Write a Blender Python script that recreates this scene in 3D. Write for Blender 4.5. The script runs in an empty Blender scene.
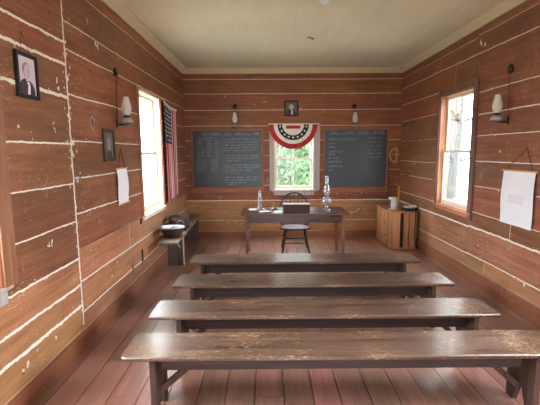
import bpy, bmesh, math, random
from mathutils import Vector, Matrix, noise
random.seed(7)
sc = bpy.context.scene
C = sc.collection
PI = math.pi

# ------------------------------------------------------------------ camera
XL, XR, YB, YF, ZC = -1.6314, 2.6022, 7.8134, -1.30, 3.27
cam_d = bpy.data.cameras.new('camera'); cam = bpy.data.objects.new('camera', cam_d); C.objects.link(cam)
cam_d.sensor_width = 36; cam_d.lens = 36 * 393.72 / 540; cam_d.clip_start = .05; cam_d.clip_end = 300
pit, yaw, roll = .1296, .0036, -.0067
# yaw .0036 turns the view a touch to the left of +Y
M = Matrix.Rotation(yaw * -1, 3, 'Z') @ Matrix.Rotation(PI / 2 - pit, 3, 'X') @ Matrix.Rotation(roll, 3, 'Z')
cam.matrix_world = Matrix.Translation((0, 0, 1.70)) @ M.to_4x4()
sc.camera = cam

# ------------------------------------------------------------------ view + world
sc.view_settings.view_transform = 'Standard'; sc.view_settings.look = 'None'
sc.view_settings.exposure = 1.08; sc.view_settings.gamma = 1.0; sc.view_settings.use_curve_mapping = False
sc.cycles.use_denoising = True
sc.cycles.max_bounces = 12; sc.cycles.diffuse_bounces = 8; sc.cycles.glossy_bounces = 4
sc.cycles.transparent_max_bounces = 16; sc.cycles.caustics_reflective = False; sc.cycles.caustics_refractive = False
sc.cycles.sample_clamp_indirect = 4.0
SKY = 14.0
w = bpy.data.worlds.new('world'); sc.world = w; w.use_nodes = True
bg = w.node_tree.nodes['Background']; bg.inputs[0].default_value = (.88, .95, 1.0, 1); 
# overcast sky: brighter overhead than at the horizon, a little brighter to the sides of the house than behind it
_nt = w.node_tree; _tc = _nt.nodes.new('ShaderNodeTexCoord'); _sx = _nt.nodes.new('ShaderNodeSeparateXYZ'); _nt.links.new(_tc.outputs['Generated'], _sx.inputs[0])
def _math(op, a, b):
    n = _nt.nodes.new('ShaderNodeMath'); n.operation = op
    for i, v in enumerate((a, b)):
        if isinstance(v, (int, float)): n.inputs[i].default_value = v
        else: _nt.links.new(v, n.inputs[i])
    return n.outputs[0]
_up = _math('MULTIPLY_ADD', _math('MAXIMUM', _sx.outputs['Z'], 0.0), 1.5); _up.node.inputs[2].default_value = .55
_sd = _math('MULTIPLY_ADD', _math('ABSOLUTE', _sx.outputs['X'], 0.0), .6); _sd.node.inputs[2].default_value = .6
_nt.links.new(_math('MULTIPLY', _math('MULTIPLY', _up, _sd), SKY), bg.inputs[1])

def area(name, loc, rot, sx, sy, power=0, col=(1, 1, 1), portal=False, spread=180):
    d = bpy.data.lights.new(name, 'AREA'); d.shape = 'RECTANGLE'; d.size = sx; d.size_y = sy
    d.energy = power; d.color = col
    d.spread = math.radians(spread)
    if portal: d.cycles.is_portal = True
    o = bpy.data.objects.new(name, d); C.objects.link(o); o.location = loc; o.rotation_euler = rot
    return o
# daylight openings: light enters through these (portals only guide the sky's own light)
area('portal', (XL - .14, 5.56, 1.68), (0, -PI / 2, 0), 1.7, 1.05, portal=True)
area('portal', (XR + .14, 5.56, 1.68), (0, PI / 2, 0), 1.7, 1.05, portal=True)
area('portal', (XL - .14, 1.87, 1.68), (0, -PI / 2, 0), 1.7, 1.05, portal=True)
area('portal', (XR + .14, 1.87, 1.68), (0, PI / 2, 0), 1.7, 1.05, portal=True)
area('portal', (.5, YB + .14, 1.58), (-PI / 2, 0, 0), .9, 1.35, portal=True)
area('portal', (.5, YF - .14, 1.1), (PI / 2, 0, 0), 1.3, 2.3, portal=True)
# added fill lamp at the unseen doorway behind the camera
area('door_fill', (.5, YF - .12, 1.15), (PI / 2, 0, 0), 1.2, 2.1, power=16, col=(1, .97, .93))
# added fill lamps outside the two near windows, on top of the sky
area('near_window_fill', (XL - .15, 1.87, 1.68), (0, -PI / 2 + .6, 0), 1.6, .95, power=22, col=(.97, .98, 1), spread=120)
area('near_window_fill', (XR + .15, 1.87, 1.68), (0, PI / 2 - .6, 0), 1.6, .95, power=28, col=(.97, .98, 1), spread=120)

# ------------------------------------------------------------------ materials
def newmat(name):
    m = bpy.data.materials.new(name); m.use_nodes = True
    nt = m.node_tree; return m, nt, nt.nodes['Principled BSDF']
def srgb(r, g, b):
    f = lambda c: ((c / 255 + .055) / 1.055) ** 2.4 if c > 10 else c / 255 / 12.92
    return (f(r), f(g), f(b), 1)
def plain(name, col, rough=.6, metal=0, spec=.4, bump=0, nscale=30, var=.12):
    m, nt, b = newmat(name)
    b.inputs['Roughness'].default_value = rough; b.inputs['Metallic'].default_value = metal
    b.inputs['Specular IOR Level'].default_value = spec
    tc = nt.nodes.new('ShaderNodeTexCoord'); n = nt.nodes.new('ShaderNodeTexNoise'); n.inputs['Scale'].default_value = nscale
    n.inputs['Detail'].default_value = 4
    nt.links.new(tc.outputs['Object'], n.inputs['Vector'])
    mx = nt.nodes.new('ShaderNodeMix'); mx.data_type = 'RGBA'
    mx.inputs[6].default_value = tuple(c * (1 - var) for c in col[:3]) + (1,)
    mx.inputs[7].default_value = tuple(min(1, c * (1 + var)) for c in col[:3]) + (1,)
    nt.links.new(n.outputs['Fac'], mx.inputs[0]); nt.links.new(mx.outputs[2], b.inputs['Base Color'])
    if bump:
        bp = nt.nodes.new('ShaderNodeBump'); bp.inputs['Strength'].default_value = bump; bp.inputs['Distance'].default_value = .003
        nt.links.new(n.outputs['Fac'], bp.inputs['Height']); nt.links.new(bp.outputs[0], b.inputs['Normal'])
    return m
def wood(name, dark, mid, light, axis='x', rough=.5, spec=.4, grain=1.0, fleck=0.0, fleckcol=(.6, .55, .48, 1), coat=0, tint=False, bump=.25, blotch=1.1, roughvar=0):
    """grain runs along AXIS of the object's own coordinates"""
    m, nt, b = newmat(name); N = nt.nodes.new; L = nt.links.new
    tc = N('ShaderNodeTexCoord'); mp = N('ShaderNodeMapping')
    s = {'x': (1.2, 22, 22), 'y': (22, 1.2, 22), 'z': (22, 22, 1.2)}[axis]
    mp.inputs['Scale'].default_value = tuple(v * grain for v in s)
    at = None
    if tint:
        at = N('ShaderNodeAttribute'); at.attribute_name = 'tint'
        ad = N('ShaderNodeVectorMath'); ad.operation = 'ADD'
        mu = N('ShaderNodeVectorMath'); mu.operation = 'SCALE'; mu.inputs['Scale'].default_value = 37.0
        L(at.outputs['Color'], mu.inputs[0]); L(tc.outputs['Object'], ad.inputs[0]); L(mu.outputs[0], ad.inputs[1]); L(ad.outputs[0], mp.inputs['Vector'])
    else:
        L(tc.outputs['Object'], mp.inputs['Vector'])
    n1 = N('ShaderNodeTexNoise'); n1.inputs['Scale'].default_value = 1; n1.inputs['Detail'].default_value = 6; n1.inputs['Roughness'].default_value = .62; n1.inputs['Distortion'].default_value = .8
    L(mp.outputs[0], n1.inputs['Vector'])
    cr = N('ShaderNodeValToRGB'); cr.color_ramp.elements[0].position = .28; cr.color_ramp.elements[0].color = dark
    cr.color_ramp.elements[1].position = .75; cr.color_ramp.elements[1].color = light
    e = cr.color_ramp.elements.new(.5); e.color = mid
    L(n1.outputs['Fac'], cr.inputs[0])
    n2 = N('ShaderNodeTexNoise'); n2.inputs['Scale'].default_value = blotch; n2.inputs['Detail'].default_value = 3
    L(tc.outputs['Object'], n2.inputs['Vector'])
    r2 = N('ShaderNodeMapRange'); r2.inputs[1].default_value = .3; r2.inputs[2].default_value = .7; r2.inputs[3].default_value = .78; r2.inputs[4].default_value = 1.18
    L(n2.outputs['Fac'], r2.inputs[0])
    vm = N('ShaderNodeVectorMath'); vm.operation = 'SCALE'; L(cr.outputs[0], vm.inputs[0]); L(r2.outputs[0], vm.inputs['Scale'])
    col = vm.outputs[0]
    if tint:
        vm2 = N('ShaderNodeVectorMath'); vm2.operation = 'MULTIPLY'
        mr = N('ShaderNodeVectorMath'); mr.operation = 'MULTIPLY_ADD'
        mr.inputs[1].default_value = (.34, .40, .44); mr.inputs[2].default_value = (.82, .78, .75)
        L(at.outputs['Color'], mr.inputs[0]); L(col, vm2.inputs[0]); L(mr.outputs[0], vm2.inputs[1]); col = vm2.outputs[0]
    if fleck:
        mp3 = N('ShaderNodeMapping'); s3 = {'x': (34, 110, 110), 'y': (110, 34, 110), 'z': (110, 110, 34)}[axis]
        mp3.inputs['Scale'].default_value = s3; L(tc.outputs['Object'], mp3.inputs['Vector'])
        n3 = N('ShaderNodeTexNoise'); n3.inputs['Scale'].default_value = 1; n3.inputs['Detail'].default_value = 5; n3.inputs['Roughness'].default_value = .7
        L(mp3.outputs[0], n3.inputs['Vector'])
        n4 = N('ShaderNodeTexNoise'); n4.inputs['Scale'].default_value = 3.0; L(tc.outputs['Object'], n4.inputs['Vector'])
        a = N('ShaderNodeMath'); a.operation = 'MULTIPLY_ADD'; a.inputs[1].default_value = .35; L(n4.outputs['Fac'], a.inputs[0]); L(n3.outputs['Fac'], a.inputs[2])
        r3 = N('ShaderNodeMapRange'); r3.inputs[1].default_value = .86 - .2 * fleck; r3.inputs[2].default_value = .92 - .15 * fleck
        L(a.outputs[0], r3.inputs[0])
        mx = N('ShaderNodeMix'); mx.data_type = 'RGBA'; mx.inputs[7].default_value = fleckcol
        L(r3.outputs[0], mx.inputs[0]); L(col, mx.inputs[6]); col = mx.outputs[2]
    L(col, b.inputs['Base Color'])
    b.inputs['Roughness'].default_value = rough; b.inputs['Specular IOR Level'].default_value = spec
    if roughvar:
        rr = N('ShaderNodeMapRange'); rr.inputs[1].default_value = .3; rr.inputs[2].default_value = .7; rr.inputs[3].default_value = rough - roughvar; rr.inputs[4].default_value = rough + roughvar
        L(n1.outputs['Fac'], rr.inputs[0]); L(rr.outputs[0], b.inputs['Roughness'])
    if coat: b.inputs['Coat Weight'].default_value = coat; b.inputs['Coat Roughness'].default_value = .2
    if bump:
        bp = N('ShaderNodeBump'); bp.inputs['Strength'].default_value = bump; bp.inputs['Distance'].default_value = .004
        L(n1.outputs['Fac'], bp.inputs['Height']); L(bp.outputs[0], b.inputs['Normal'])
    return m
def glass(name, tintc=(.95, .98, .97, 1), body=0.0, bodycol=(.9, .9, .88, 1), gloss=1.0):
    """thin clear glass: see-through, with Fresnel reflections; BODY mixes in a milky layer"""
    m = bpy.data.materials.new(name); m.use_nodes = True; nt = m.node_tree; nt.nodes.clear(); N = nt.nodes.new; L = nt.links.new
    out = N('ShaderNodeOutputMaterial'); tr = N('ShaderNodeBsdfTransparent'); tr.inputs[0].default_value = tintc
    gl = N('ShaderNodeBsdfGlossy'); gl.inputs['Roughness'].default_value = .06
    fr = N('ShaderNodeFresnel'); fr.inputs[0].default_value = 1.45
    mu = N('ShaderNodeMath'); mu.operation = 'MULTIPLY'; mu.inputs[1].default_value = gloss; L(fr.outputs[0], mu.inputs[0])
    mx = N('ShaderNodeMixShader'); L(mu.outputs[0], mx.inputs[0]); L(tr.outputs[0], mx.inputs[1]); L(gl.outputs[0], mx.inputs[2])
    last = mx.outputs[0]
    if body:
        df = N('ShaderNodeBsdfDiffuse'); df.inputs[0].default_value = bodycol
        tl = N('ShaderNodeBsdfTranslucent'); tl.inputs[0].default_value = bodycol
        m2 = N('ShaderNodeMixShader'); m2.inputs[0].default_value = .45; L(df.outputs[0], m2.inputs[1]); L(tl.outputs[0], m2.inputs[2])
        m3 = N('ShaderNodeMixShader'); m3.inputs[0].default_value = body; L(last, m3.inputs[1]); L(m2.outputs[0], m3.inputs[2]); last = m3.outputs[0]
    L(last, out.inputs[0]); return m

mt = {}
mt['wall_side'] = wood('redwood_side', srgb(104, 59, 38), srgb(125, 75, 49), srgb(143, 91, 62), 'y', rough=.55, tint=True, fleck=.22, fleckcol=srgb(196, 160, 132), bump=.3)
mt['wall_back'] = wood('redwood_back', srgb(108, 59, 36), srgb(130, 75, 45), srgb(148, 91, 56), 'x', rough=.55, tint=True, fleck=.1, fleckcol=srgb(196, 160, 132), bump=.3)
mt['wall_worn'] = wood('worn_redwood_side', srgb(126, 80, 54), srgb(150, 102, 72), srgb(168, 120, 88), 'y', rough=.55, tint=True, fleck=.3, fleckcol=srgb(200, 168, 142), bump=.3)
mt['wall_worn_back'] = wood('worn_redwood_back', srgb(128, 82, 52), srgb(154, 104, 68), srgb(172, 122, 84), 'x', rough=.55, tint=True, fleck=.25, fleckcol=srgb(200, 168, 142), bump=.3)
mt['chalk'] = plain('seam_filler', srgb(214, 203, 190), .9, nscale=60, var=.18)
mt['nail'] = plain('dark_knots', srgb(72, 44, 34), .7, var=.3)
mt['backing'] = plain('dark_gap', srgb(50, 32, 26), .9)
mt['ceiling'] = wood('ceiling_paint', srgb(204, 192, 168), srgb(208, 196, 173), srgb(212, 200, 178), 'y', rough=.7, bump=.0, grain=.4, blotch=.35)
mt['crown'] = plain('crown_paint', srgb(196, 180, 148), .6, var=.08, nscale=6)
mt['floor'] = wood('floor_boards', srgb(114, 77, 66), srgb(138, 98, 85), srgb(158, 116, 101), 'y', rough=.36, spec=.6, coat=.5, tint=True, fleck=.25, fleckcol=srgb(168, 128, 112), bump=.25, roughvar=.08)
mt['floorgap'] = plain('floor_gap', srgb(42, 26, 24), .9)
mt['bench'] = wood('bench_seat_wood', srgb(50, 35, 29), srgb(76, 54, 43), srgb(100, 74, 59), 'x', rough=.36, spec=.6, coat=.5, fleck=.66, fleckcol=srgb(158, 124, 94), bump=.35, blotch=2.2, roughvar=.1)
mt['benchleg'] = wood('bench_leg_wood', srgb(48, 33, 30), srgb(66, 46, 40), srgb(86, 62, 54), 'z', rough=.55, fleck=.2, fleckcol=srgb(150, 120, 100))
mt['benchapron'] = wood('bench_apron_wood', srgb(44, 31, 29), srgb(62, 45, 41), srgb(82, 62, 56), 'x', rough=.55, fleck=.15, fleckcol=srgb(130, 105, 95))
mt['desk'] = wood('desk_wood', srgb(50, 28, 20), srgb(72, 41, 29), srgb(92, 56, 41), 'x', rough=.3, spec=.6, fleck=.1, roughvar=.08)
mt['deskleg'] = wood('desk_leg_wood', srgb(70, 40, 27), srgb(96, 58, 40), srgb(116, 74, 52), 'z', rough=.45, fleck=.45, fleckcol=srgb(205, 180, 160))
mt['chair'] = wood('chair_wood', srgb(28, 18, 18), srgb(42, 28, 26), srgb(58, 40, 38), 'x', rough=.5, spec=.4)
mt['crate'] = wood('crate_pine', srgb(150, 98, 60), srgb(176, 122, 80), srgb(196, 144, 102), 'z', rough=.6, fleck=.15)
mt['cratedark'] = plain('crate_shade_and_stack', srgb(52, 36, 28), .9)  # dark colour standing in for shade in the crate; also the book stack
mt['trim_grey'] = wood('grey_paint', srgb(150, 138, 134), srgb(170, 158, 154), srgb(186, 175, 170), 'z', rough=.6, bump=.1)
mt['trim_white'] = plain('cream_paint', srgb(222, 214, 196), .55, var=.05, nscale=8)
mt['trim_wood'] = wood('casing_wood', srgb(142, 86, 58), srgb(172, 112, 80), srgb(192, 134, 100), 'z', rough=.5, bump=.2)
mt['trim_dark'] = wood('casing_dark_wood', srgb(84, 56, 48), srgb(110, 74, 64), srgb(130, 92, 80), 'z', rough=.5, bump=.2)
mt['trim_brown'] = wood('brown_casing', srgb(110, 70, 48), srgb(132, 88, 62), srgb(150, 104, 76), 'z', rough=.55, bump=.2)
mt['pane'] = glass('window_glass', gloss=.6)
mt['clear'] = glass('clear_glass', (.93, .95, .96, 1), body=.15, bodycol=(.85, .9, .95, 1), gloss=2.2)
mt['fontglass'] = glass('thick_glass', (.93, .95, .96, 1), body=.4, bodycol=(.75, .78, .8, 1), gloss=2.5)
mt['milk'] = glass('milk_glass', (.9, .9, .9, 1), body=.9, bodycol=(.82, .78, .72, 1), gloss=1)
mt['iron'] = plain('black_iron', srgb(30, 28, 28), .5, metal=.3)
mt['steel'] = plain('tarnished_metal', srgb(120, 114, 110), .5, metal=.7)
mt['brass'] = plain('old_brass', srgb(150, 124, 90), .5, metal=.9)
mt['blackpaint'] = plain('black_frame_paint', srgb(24, 24, 26), .4)
mt['maroon'] = wood('dark_red_frame', srgb(38, 16, 15), srgb(52, 22, 20), srgb(66, 30, 26), 'z', rough=.6)
mt['brownframe'] = wood('brown_picture_frame', srgb(44, 34, 28), srgb(60, 46, 38), srgb(76, 58, 46), 'z', rough=.5)
mt['bbframe'] = wood('blackboard_frame_wood', srgb(118, 66, 40), srgb(144, 84, 54), srgb(162, 102, 68), 'x', rough=.5, bump=.1)
mt['slate'] = plain('slate', srgb(54, 61, 69), .36, spec=.5, nscale=2.2, var=.22)
mt['chalkline'] = plain('chalk_marks', srgb(142, 146, 150), .9, nscale=90, var=.3)
mt['paper'] = plain('aged_paper', srgb(222, 218, 222), .8, var=.04, nscale=5)
mt['papermark'] = plain('faint_print', srgb(213, 208, 214), .8, var=.05)
mt['cream'] = plain('cream_cloth', srgb(226, 216, 198), .85, var=.06, nscale=14)
mt['flagwhite'] = plain('faded_flag_white', srgb(196, 176, 172), .9)
mt['red'] = plain('red_cloth', srgb(168, 34, 52), .85, var=.1, nscale=20)
mt['blue'] = plain('navy_cloth', srgb(32, 38, 74), .85, var=.15, nscale=20)
mt['string'] = plain('brown_string', srgb(88, 44, 36), .9)
mt['dowel'] = plain('pale_dowel', srgb(206, 158, 112), .6)
mt['dowelgrey'] = plain('worn_lid_wood', srgb(150, 136, 126), .5)
mt['basin'] = plain('brown_tin', srgb(74, 56, 44), .4, metal=.4, var=.2, nscale=12)
mt['enamel'] = plain('grey_enamel', srgb(120, 122, 128), .45, spec=.4, var=.08, nscale=12)
mt['wicker'] = plain('dark_wicker', srgb(66, 46, 38), .8, bump=1, nscale=120, var=.4)
mt['sidebench'] = wood('grey_bench_wood', srgb(84, 72, 62), srgb(114, 98, 84), srgb(138, 122, 106), 'y', rough=.5, fleck=.1)
mt['sidebenchleg'] = wood('grey_bench_leg_wood', srgb(62, 50, 44), srgb(84, 70, 60), srgb(104, 88, 76), 'z', rough=.6)
mt['tin'] = plain('pale_tin', srgb(186, 178, 168), .5, metal=.2, var=.1)
mt['purple'] = plain('dark_purple_side', srgb(74, 48, 66), .6)
mt['teal'] = plain('teal_cover', srgb(96, 152, 150), .6)
mt['yellow'] = plain('yellow_ruler', srgb(206, 160, 84), .6)
mt['protractor'] = plain('light_wood_protractor', srgb(178, 134, 84), .6)
mt['photo_bg'] = plain('photo_ground', srgb(196, 176, 182), .5, var=.04)
mt['photo_dark'] = plain('photo_dark', srgb(58, 46, 50), .5)
mt['photo_skin'] = plain('photo_grey', srgb(186, 166, 170), .5, var=.06, nscale=60)
mt['photo_shade'] = plain('photo_midgrey', srgb(138, 120, 124), .5)
mt['photo_white'] = plain('photo_white', srgb(222, 208, 212), .5)
mt['photo_dim'] = plain('photo_dim_ground', srgb(92, 84, 78), .5)
mt['lampwhite'] = plain('white_porcelain', srgb(214, 222, 230), .3)
mt['leaf'] = plain('palm_leaf', (.035, .075, .03, 1), .6, spec=.15, var=.4, nscale=3)
mt['leaf2'] = plain('tree_leaf', (.065, .095, .05, 1), .7, spec=.1, var=.4, nscale=2)
mt['bark'] = plain('pale_bark', (.12, .115, .11, 1), .9, var=.3, nscale=8)
mt['grass'] = plain('grass_ground', (.30, .30, .26, 1), .9, var=.3, nscale=1)
mt['outside'] = plain('weathered_siding', srgb(170, 165, 155), .8)

# ------------------------------------------------------------------ mesh helpers
class MB:
    """collects shapes of several materials into ONE mesh"""
    def __init__(s): s.v = []; s.f = []; s.m = []; s.t = []; s.mats = []; s.sm = []
    def mi(s, m):
        if m not in s.mats: s.mats.append(m)
        return s.mats.index(m)
    def add(s, vs, fs, m, tint=.5, smooth=False):
        o = len(s.v); s.v += [tuple(v) for v in vs]; k = s.mi(m)
        for f in fs: s.f.append(tuple(i + o for i in f)); s.m.append(k); s.t.append(tint); s.sm.append(smooth)
    def box(s, x0, x1, y0, y1, z0, z1, m, tint=.5, T=None, b=0.0):
        if b <= 0:
            vs = [(x, y, z) for z in (z0, z1) for y in (y0, y1) for x in (x0, x1)]
            fs = [(0, 2, 3, 1), (4, 5, 7, 6), (0, 1, 5, 4), (2, 6, 7, 3), (0, 4, 6, 2), (1, 3, 7, 5)]
        else:
            bm = bmesh.new(); bmesh.ops.create_cube(bm, size=1)
            for v in bm.verts: v.co = Vector(((x0 + x1) / 2 + v.co.x * (x1 - x0), (y0 + y1) / 2 + v.co.y * (y1 - y0), (z0 + z1) / 2 + v.co.z * (z1 - z0)))
            bmesh.ops.bevel(bm, geom=bm.edges[:], offset=b, segments=2, affect='EDGES', profile=.6)
            vs = [v.co.copy() for v in bm.verts]; fs = [tuple(v.index for v in f.verts) for f in bm.faces]; bm.free()
        if T: vs = [T(*v) for v in vs]
        s.add(vs, fs, m, tint)
    def prism(s, pts, n0, n1, m, T, tint=.5):
        """polygon PTS (a, b) extruded from n0 to n1; T(a, n, b) -> point"""
        k = len(pts); vs = [T(a, n0, b) for a, b in pts] + [T(a, n1, b) for a, b in pts]
        fs = [tuple(range(k)), tuple(range(2 * k - 1, k - 1, -1))] + [(i, (i + 1) % k, k + (i + 1) % k, k + i) for i in range(k)]
        s.add(vs, fs, m, tint)
    def tube(s, pts, r, m, n=8, caps=True):
        pts = [Vector(p) for p in pts]; R = r if isinstance(r, (list, tuple)) else [r] * len(pts)
        vs = []; fs = []; up = None
        for i, p in enumerate(pts):
            t = (pts[min(i + 1, len(pts) - 1)] - pts[max(i - 1, 0)]).normalized()
            if up is None:
                up = Vector((0, 0, 1)) if abs(t.z) < .9 else Vector((1, 0, 0))
            a = t.cross(up).normalized(); b2 = a.cross(t).normalized(); up = b2
            for k in range(n):
                an = 2 * PI * k / n; vs.append(p + (a * math.cos(an) + b2 * math.sin(an)) * R[i])
        for i in range(len(pts) - 1):
            for k in range(n): fs.append((i * n + k, i * n + (k + 1) % n, (i + 1) * n + (k + 1) % n, (i + 1) * n + k))
        if caps: fs += [tuple(range(n - 1, -1, -1)), tuple((len(pts) - 1) * n + k for k in range(n))]
        s.add(vs, fs, m, smooth=True)
    def lathe(s, prof, m, c=(0, 0, 0), n=24, T=None):
        """prof: (r, z) from bottom to top about the z axis through c"""
        vs = []; fs = []
        for r, z in prof:
            for k in range(n):
                a = 2 * PI * k / n; vs.append((c[0] + r * math.cos(a), c[1] + r * math.sin(a), c[2] + z))
        for i in range(len(prof) - 1):
            for k in range(n): fs.append((i * n + k, i * n + (k + 1) % n, (i + 1) * n + (k + 1) % n, (i + 1) * n + k))
        if T: vs = [T(*v) for v in vs]
        s.add(vs, fs, m, smooth=True)
    def build(s, name, parent=None, loc=None, kind=None, fix=True):
        me = bpy.data.meshes.new(name); me.from_pydata([tuple(v) for v in s.v], [], s.f); me.validate()
        for m in s.mats: me.materials.append(m)
        for p, k, sm in zip(me.polygons, s.m, s.sm): p.material_index = k; p.use_smooth = sm
        ca = me.color_attributes.new('tint', 'FLOAT_COLOR', 'CORNER')
        li = 0
        for p, t in zip(me.polygons, s.t):
            for _ in p.vertices: ca.data[li].color = (t, (t * 7.13) % 1 * .5 + t * .5, (t * 3.7) % 1 * .4 + t * .6, 1); li += 1
        if fix:
            bm = bmesh.new(); bm.from_mesh(me); bmesh.ops.recalc_face_normals(bm, faces=bm.faces[:]); bm.to_mesh(me); bm.free()
        o = bpy.data.objects.new(name, me); C.objects.link(o)
        if parent is not None: o.parent = parent
        if loc is not None: o.location = loc
        if kind: o['kind'] = kind
        return o
def tag(o, label, cat, group=None, kind=None):
    o['label'] = label; o['category'] = cat
    if group: o['group'] = group
    if kind: o['kind'] = kind
    return o
def thing(name, label, cat, loc=(0, 0, 0), rz=0, group=None):
    o = bpy.data.objects.new(name, None); C.objects.link(o); o.location = loc; o.rotation_euler = (0, 0, rz)
    return tag(o, label, cat, group)
def rel(T, loc):
    """world mapping T made relative to a thing's origin"""
    return lambda a, n, b: tuple(p - q for p, q in zip(T(a, n, b), loc))

# wall frames: (u along the wall, n into the room, z)
TL = lambda u, n, z: (XL + n, u, z)
TR = lambda u, n, z: (XR - n, u, z)
TB = lambda u, n, z: (u, YB - n, z)
TF = lambda u, n, z: (u, YF + n, z)

# ------------------------------------------------------------------ the walls
def cut(rect, holes):
    out = [rect]
    for h in holes:
        nxt = []
        for (a0, a1, b0, b1) in out:
            c0, c1, d0, d1 = max(a0, h[0]), min(a1, h[1]), max(b0, h[2]), min(b1, h[3])
            if c0 >= c1 or d0 >= d1: nxt.append((a0, a1, b0, b1)); continue
            if b0 < d0: nxt.append((a0, a1, b0, d0))
            if d1 < b1: nxt.append((a0, a1, d1, b1))
            if a0 < c0: nxt.append((a0, c0, d0, d1))
            if c1 < a1: nxt.append((c1, a1, d0, d1))
        out = nxt
    return out
def ribbon(mb, T, u0, u1, z, wd, cover=1.0, vert=False, seed=0, n=.0012):
    """an uneven line of pale filler along a joint"""
    L = abs(u1 - u0); k = max(2, int(L / .022)); rnd = random.Random(seed)
    run = []
    def flush():
        if len(run) < 2: run.clear(); return
        vs = []; fs = []
        for (u, c, h0, h1) in run:
            for q in (c - h0, c + h1):
                vs.append(T(q, n, u) if vert else T(u, n, q))
        for i in range(len(run) - 1): fs.append((2 * i, 2 * i + 1, 2 * i + 3, 2 * i + 2))
        mb.add(vs, fs, mt['chalk']); run.clear()
    for i in range(k + 1):
        u = u0 + (u1 - u0) * i / k
        nn = noise.noise(Vector((u * 1.7, seed * 3.1, 0)))
        q = noise.noise(Vector((u * 9, seed * 5.3, 4))) * 1.0 + .9 * noise.noise(Vector((u * 34, seed * 2.3, 7))); q = max(-1.0, min(1.3, q))
        c = z + nn * .006
        if cover < 1 and (noise.noise(Vector((u * 4.5, seed * 1.9, 8))) + .5) > cover: flush(); continue
        run.append((u, c, wd * (.36 + .35 * q) + rnd.uniform(0, .3) * wd, wd * (.32 - .22 * q) + rnd.uniform(0, .3) * wd))
    flush()
def fleck(mb, T, u, z, r, rnd, n=.0014, el=1.0, m=None):
    k = rnd.randint(6, 9)
    vs = []
    for i in range(k):
        a = 2 * PI * i / k; rr = r * rnd.uniform(.45, 1.25)
        vs.append(T(u + rr * math.cos(a), n, z + rr * el * math.sin(a)))
    mb.add(vs, [tuple(range(k))], m or mt['chalk'])
def wall(name, T, sections, holes, mat, u_lo, u_hi, verts=(), flecks=90, seed=1, fz=(.2, 3.0), worn=.75):
    rnd = random.Random(seed); mb = MB()
    for r in cut((u_lo, u_hi, 0, ZC), holes):          # structural backing
        mb.box(r[0], r[1], -.13, -.018, r[2], r[3], mt['outside'], T=T)
    for (a, b, seams) in sections:
        zs = [0] + [s[0] for s in seams] + [ZC]
        for i in range(len(zs) - 1):
            splits = [a] + sorted(v[0] for v in verts if a < v[0] < b and v[1] <= (zs[i] + zs[i + 1]) / 2 <= v[2]) + [b]
            for u0, u1 in zip(splits, splits[1:]):
                tt = rnd.random()
                for r in cut((u0 + .0012, u1 - .0012, zs[i] + .0015, zs[i + 1] - .0015), holes):
                    mb.box(r[0], r[1], -.02, 0, r[2], r[3], mt['wall_worn_back' if T is TB else 'wall_worn'] if zs[i + 1] < worn else mat, tint=tt, T=T)
        for j, sm in enumerate(seams):
            z, wd = sm[0], sm[1]; cov = sm[2] if len(sm) > 2 else 1.0
            for r in cut((a, b, z - .0001, z + .0001), holes):
                ribbon(mb, T, r[0], r[1], z, wd, cov, seed=seed * 17 + j * 3 + int(a))
    for r in cut((u_lo, u_hi, 0, ZC), holes): mb.box(r[0], r[1], -.021, -.0195, r[2], r[3], mt['backing'], T=T)
    for q, v in enumerate(verts): ribbon(mb, T, v[1], v[2], v[0], v[3], v[4] if len(v) > 4 else 1, vert=True, seed=seed * 31 + q)
    DK = mt['nail']
    def hit(u, z): return any(h[0] - .05 < u < h[1] + .05 and h[2] - .05 < z < h[3] + .05 for h in holes)
    for _ in range(flecks):
        u = rnd.uniform(max(u_lo, 1.5 if u_lo < 0 and T in (TL, TR) else u_lo), u_hi); z = rnd.uniform(*fz)
        if hit(u, z): continue
        r = rnd.choice([.003, .004, .005, .006, .009])
        fleck(mb, T, u, z, r, rnd, el=rnd.choice([1, 1, 2, .5]))
        if rnd.random() < .25:
            for _ in range(rnd.randint(2, 4)): fleck(mb, T, u + rnd.gauss(0, .02), z + rnd.gauss(0, .02), r * .7, rnd)
    for _ in range(flecks):
        u = rnd.uniform(u_lo, u_hi); z = rnd.uniform(.18, 3.0)
        if not hit(u, z): fleck(mb, T, u, z, rnd.choice([.003, .004, .007, .012]), rnd, n=.0010, m=DK)
    for _ in range(int(flecks * .5)):                  # scuffs clinging to the joints
        sec = rnd.choice(sections); z = rnd.choice(sec[2])[0]; u = rnd.uniform(sec[0], sec[1])
        for _ in range(4):
            uu, zz = u + rnd.gauss(0, .05), z + rnd.gauss(0, .012)
            if not hit(uu, zz) and u_lo < uu < u_hi: fleck(mb, T, uu, zz, rnd.choice([.004, .007, .01]), rnd, el=.6)
    return mb, rnd
WIN = (5.06, 6.05, .88, 2.49)      # side windows
NWIN = (1.38, 2.33, .88, 2.49)     # the pair nearer the camera
holesS = [WIN, NWIN]
mb, rnd = wall('wall_left', TL, [
    (YF, 3.30, [(.165, .003), (.38, .026), (.565, .02), (.80, .016), (1.12, .011), (1.446, .010), (1.773, .013), (2.15, .026), (2.402, .022), (2.575, .018), (2.9, .01)]),
    (3.30, YB, [(.155, .003), (.315, .013), (.587, .014), (.88, .008, .5), (1.18, .012), (1.483, .011), (1.795, .010), (2.174, .012), (2.53, .009), (2.75, .009), (3.06, .006)])],
    holesS, mt['wall_side'], YF, YB, verts=[(3.30, .2, 3.2, .02), (4.535, .6, .87, .008), (2.98, .42, .55, .008, .5), (4.0, .02, .155, .002)], flecks=170, seed=3, worn=1.0)
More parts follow.
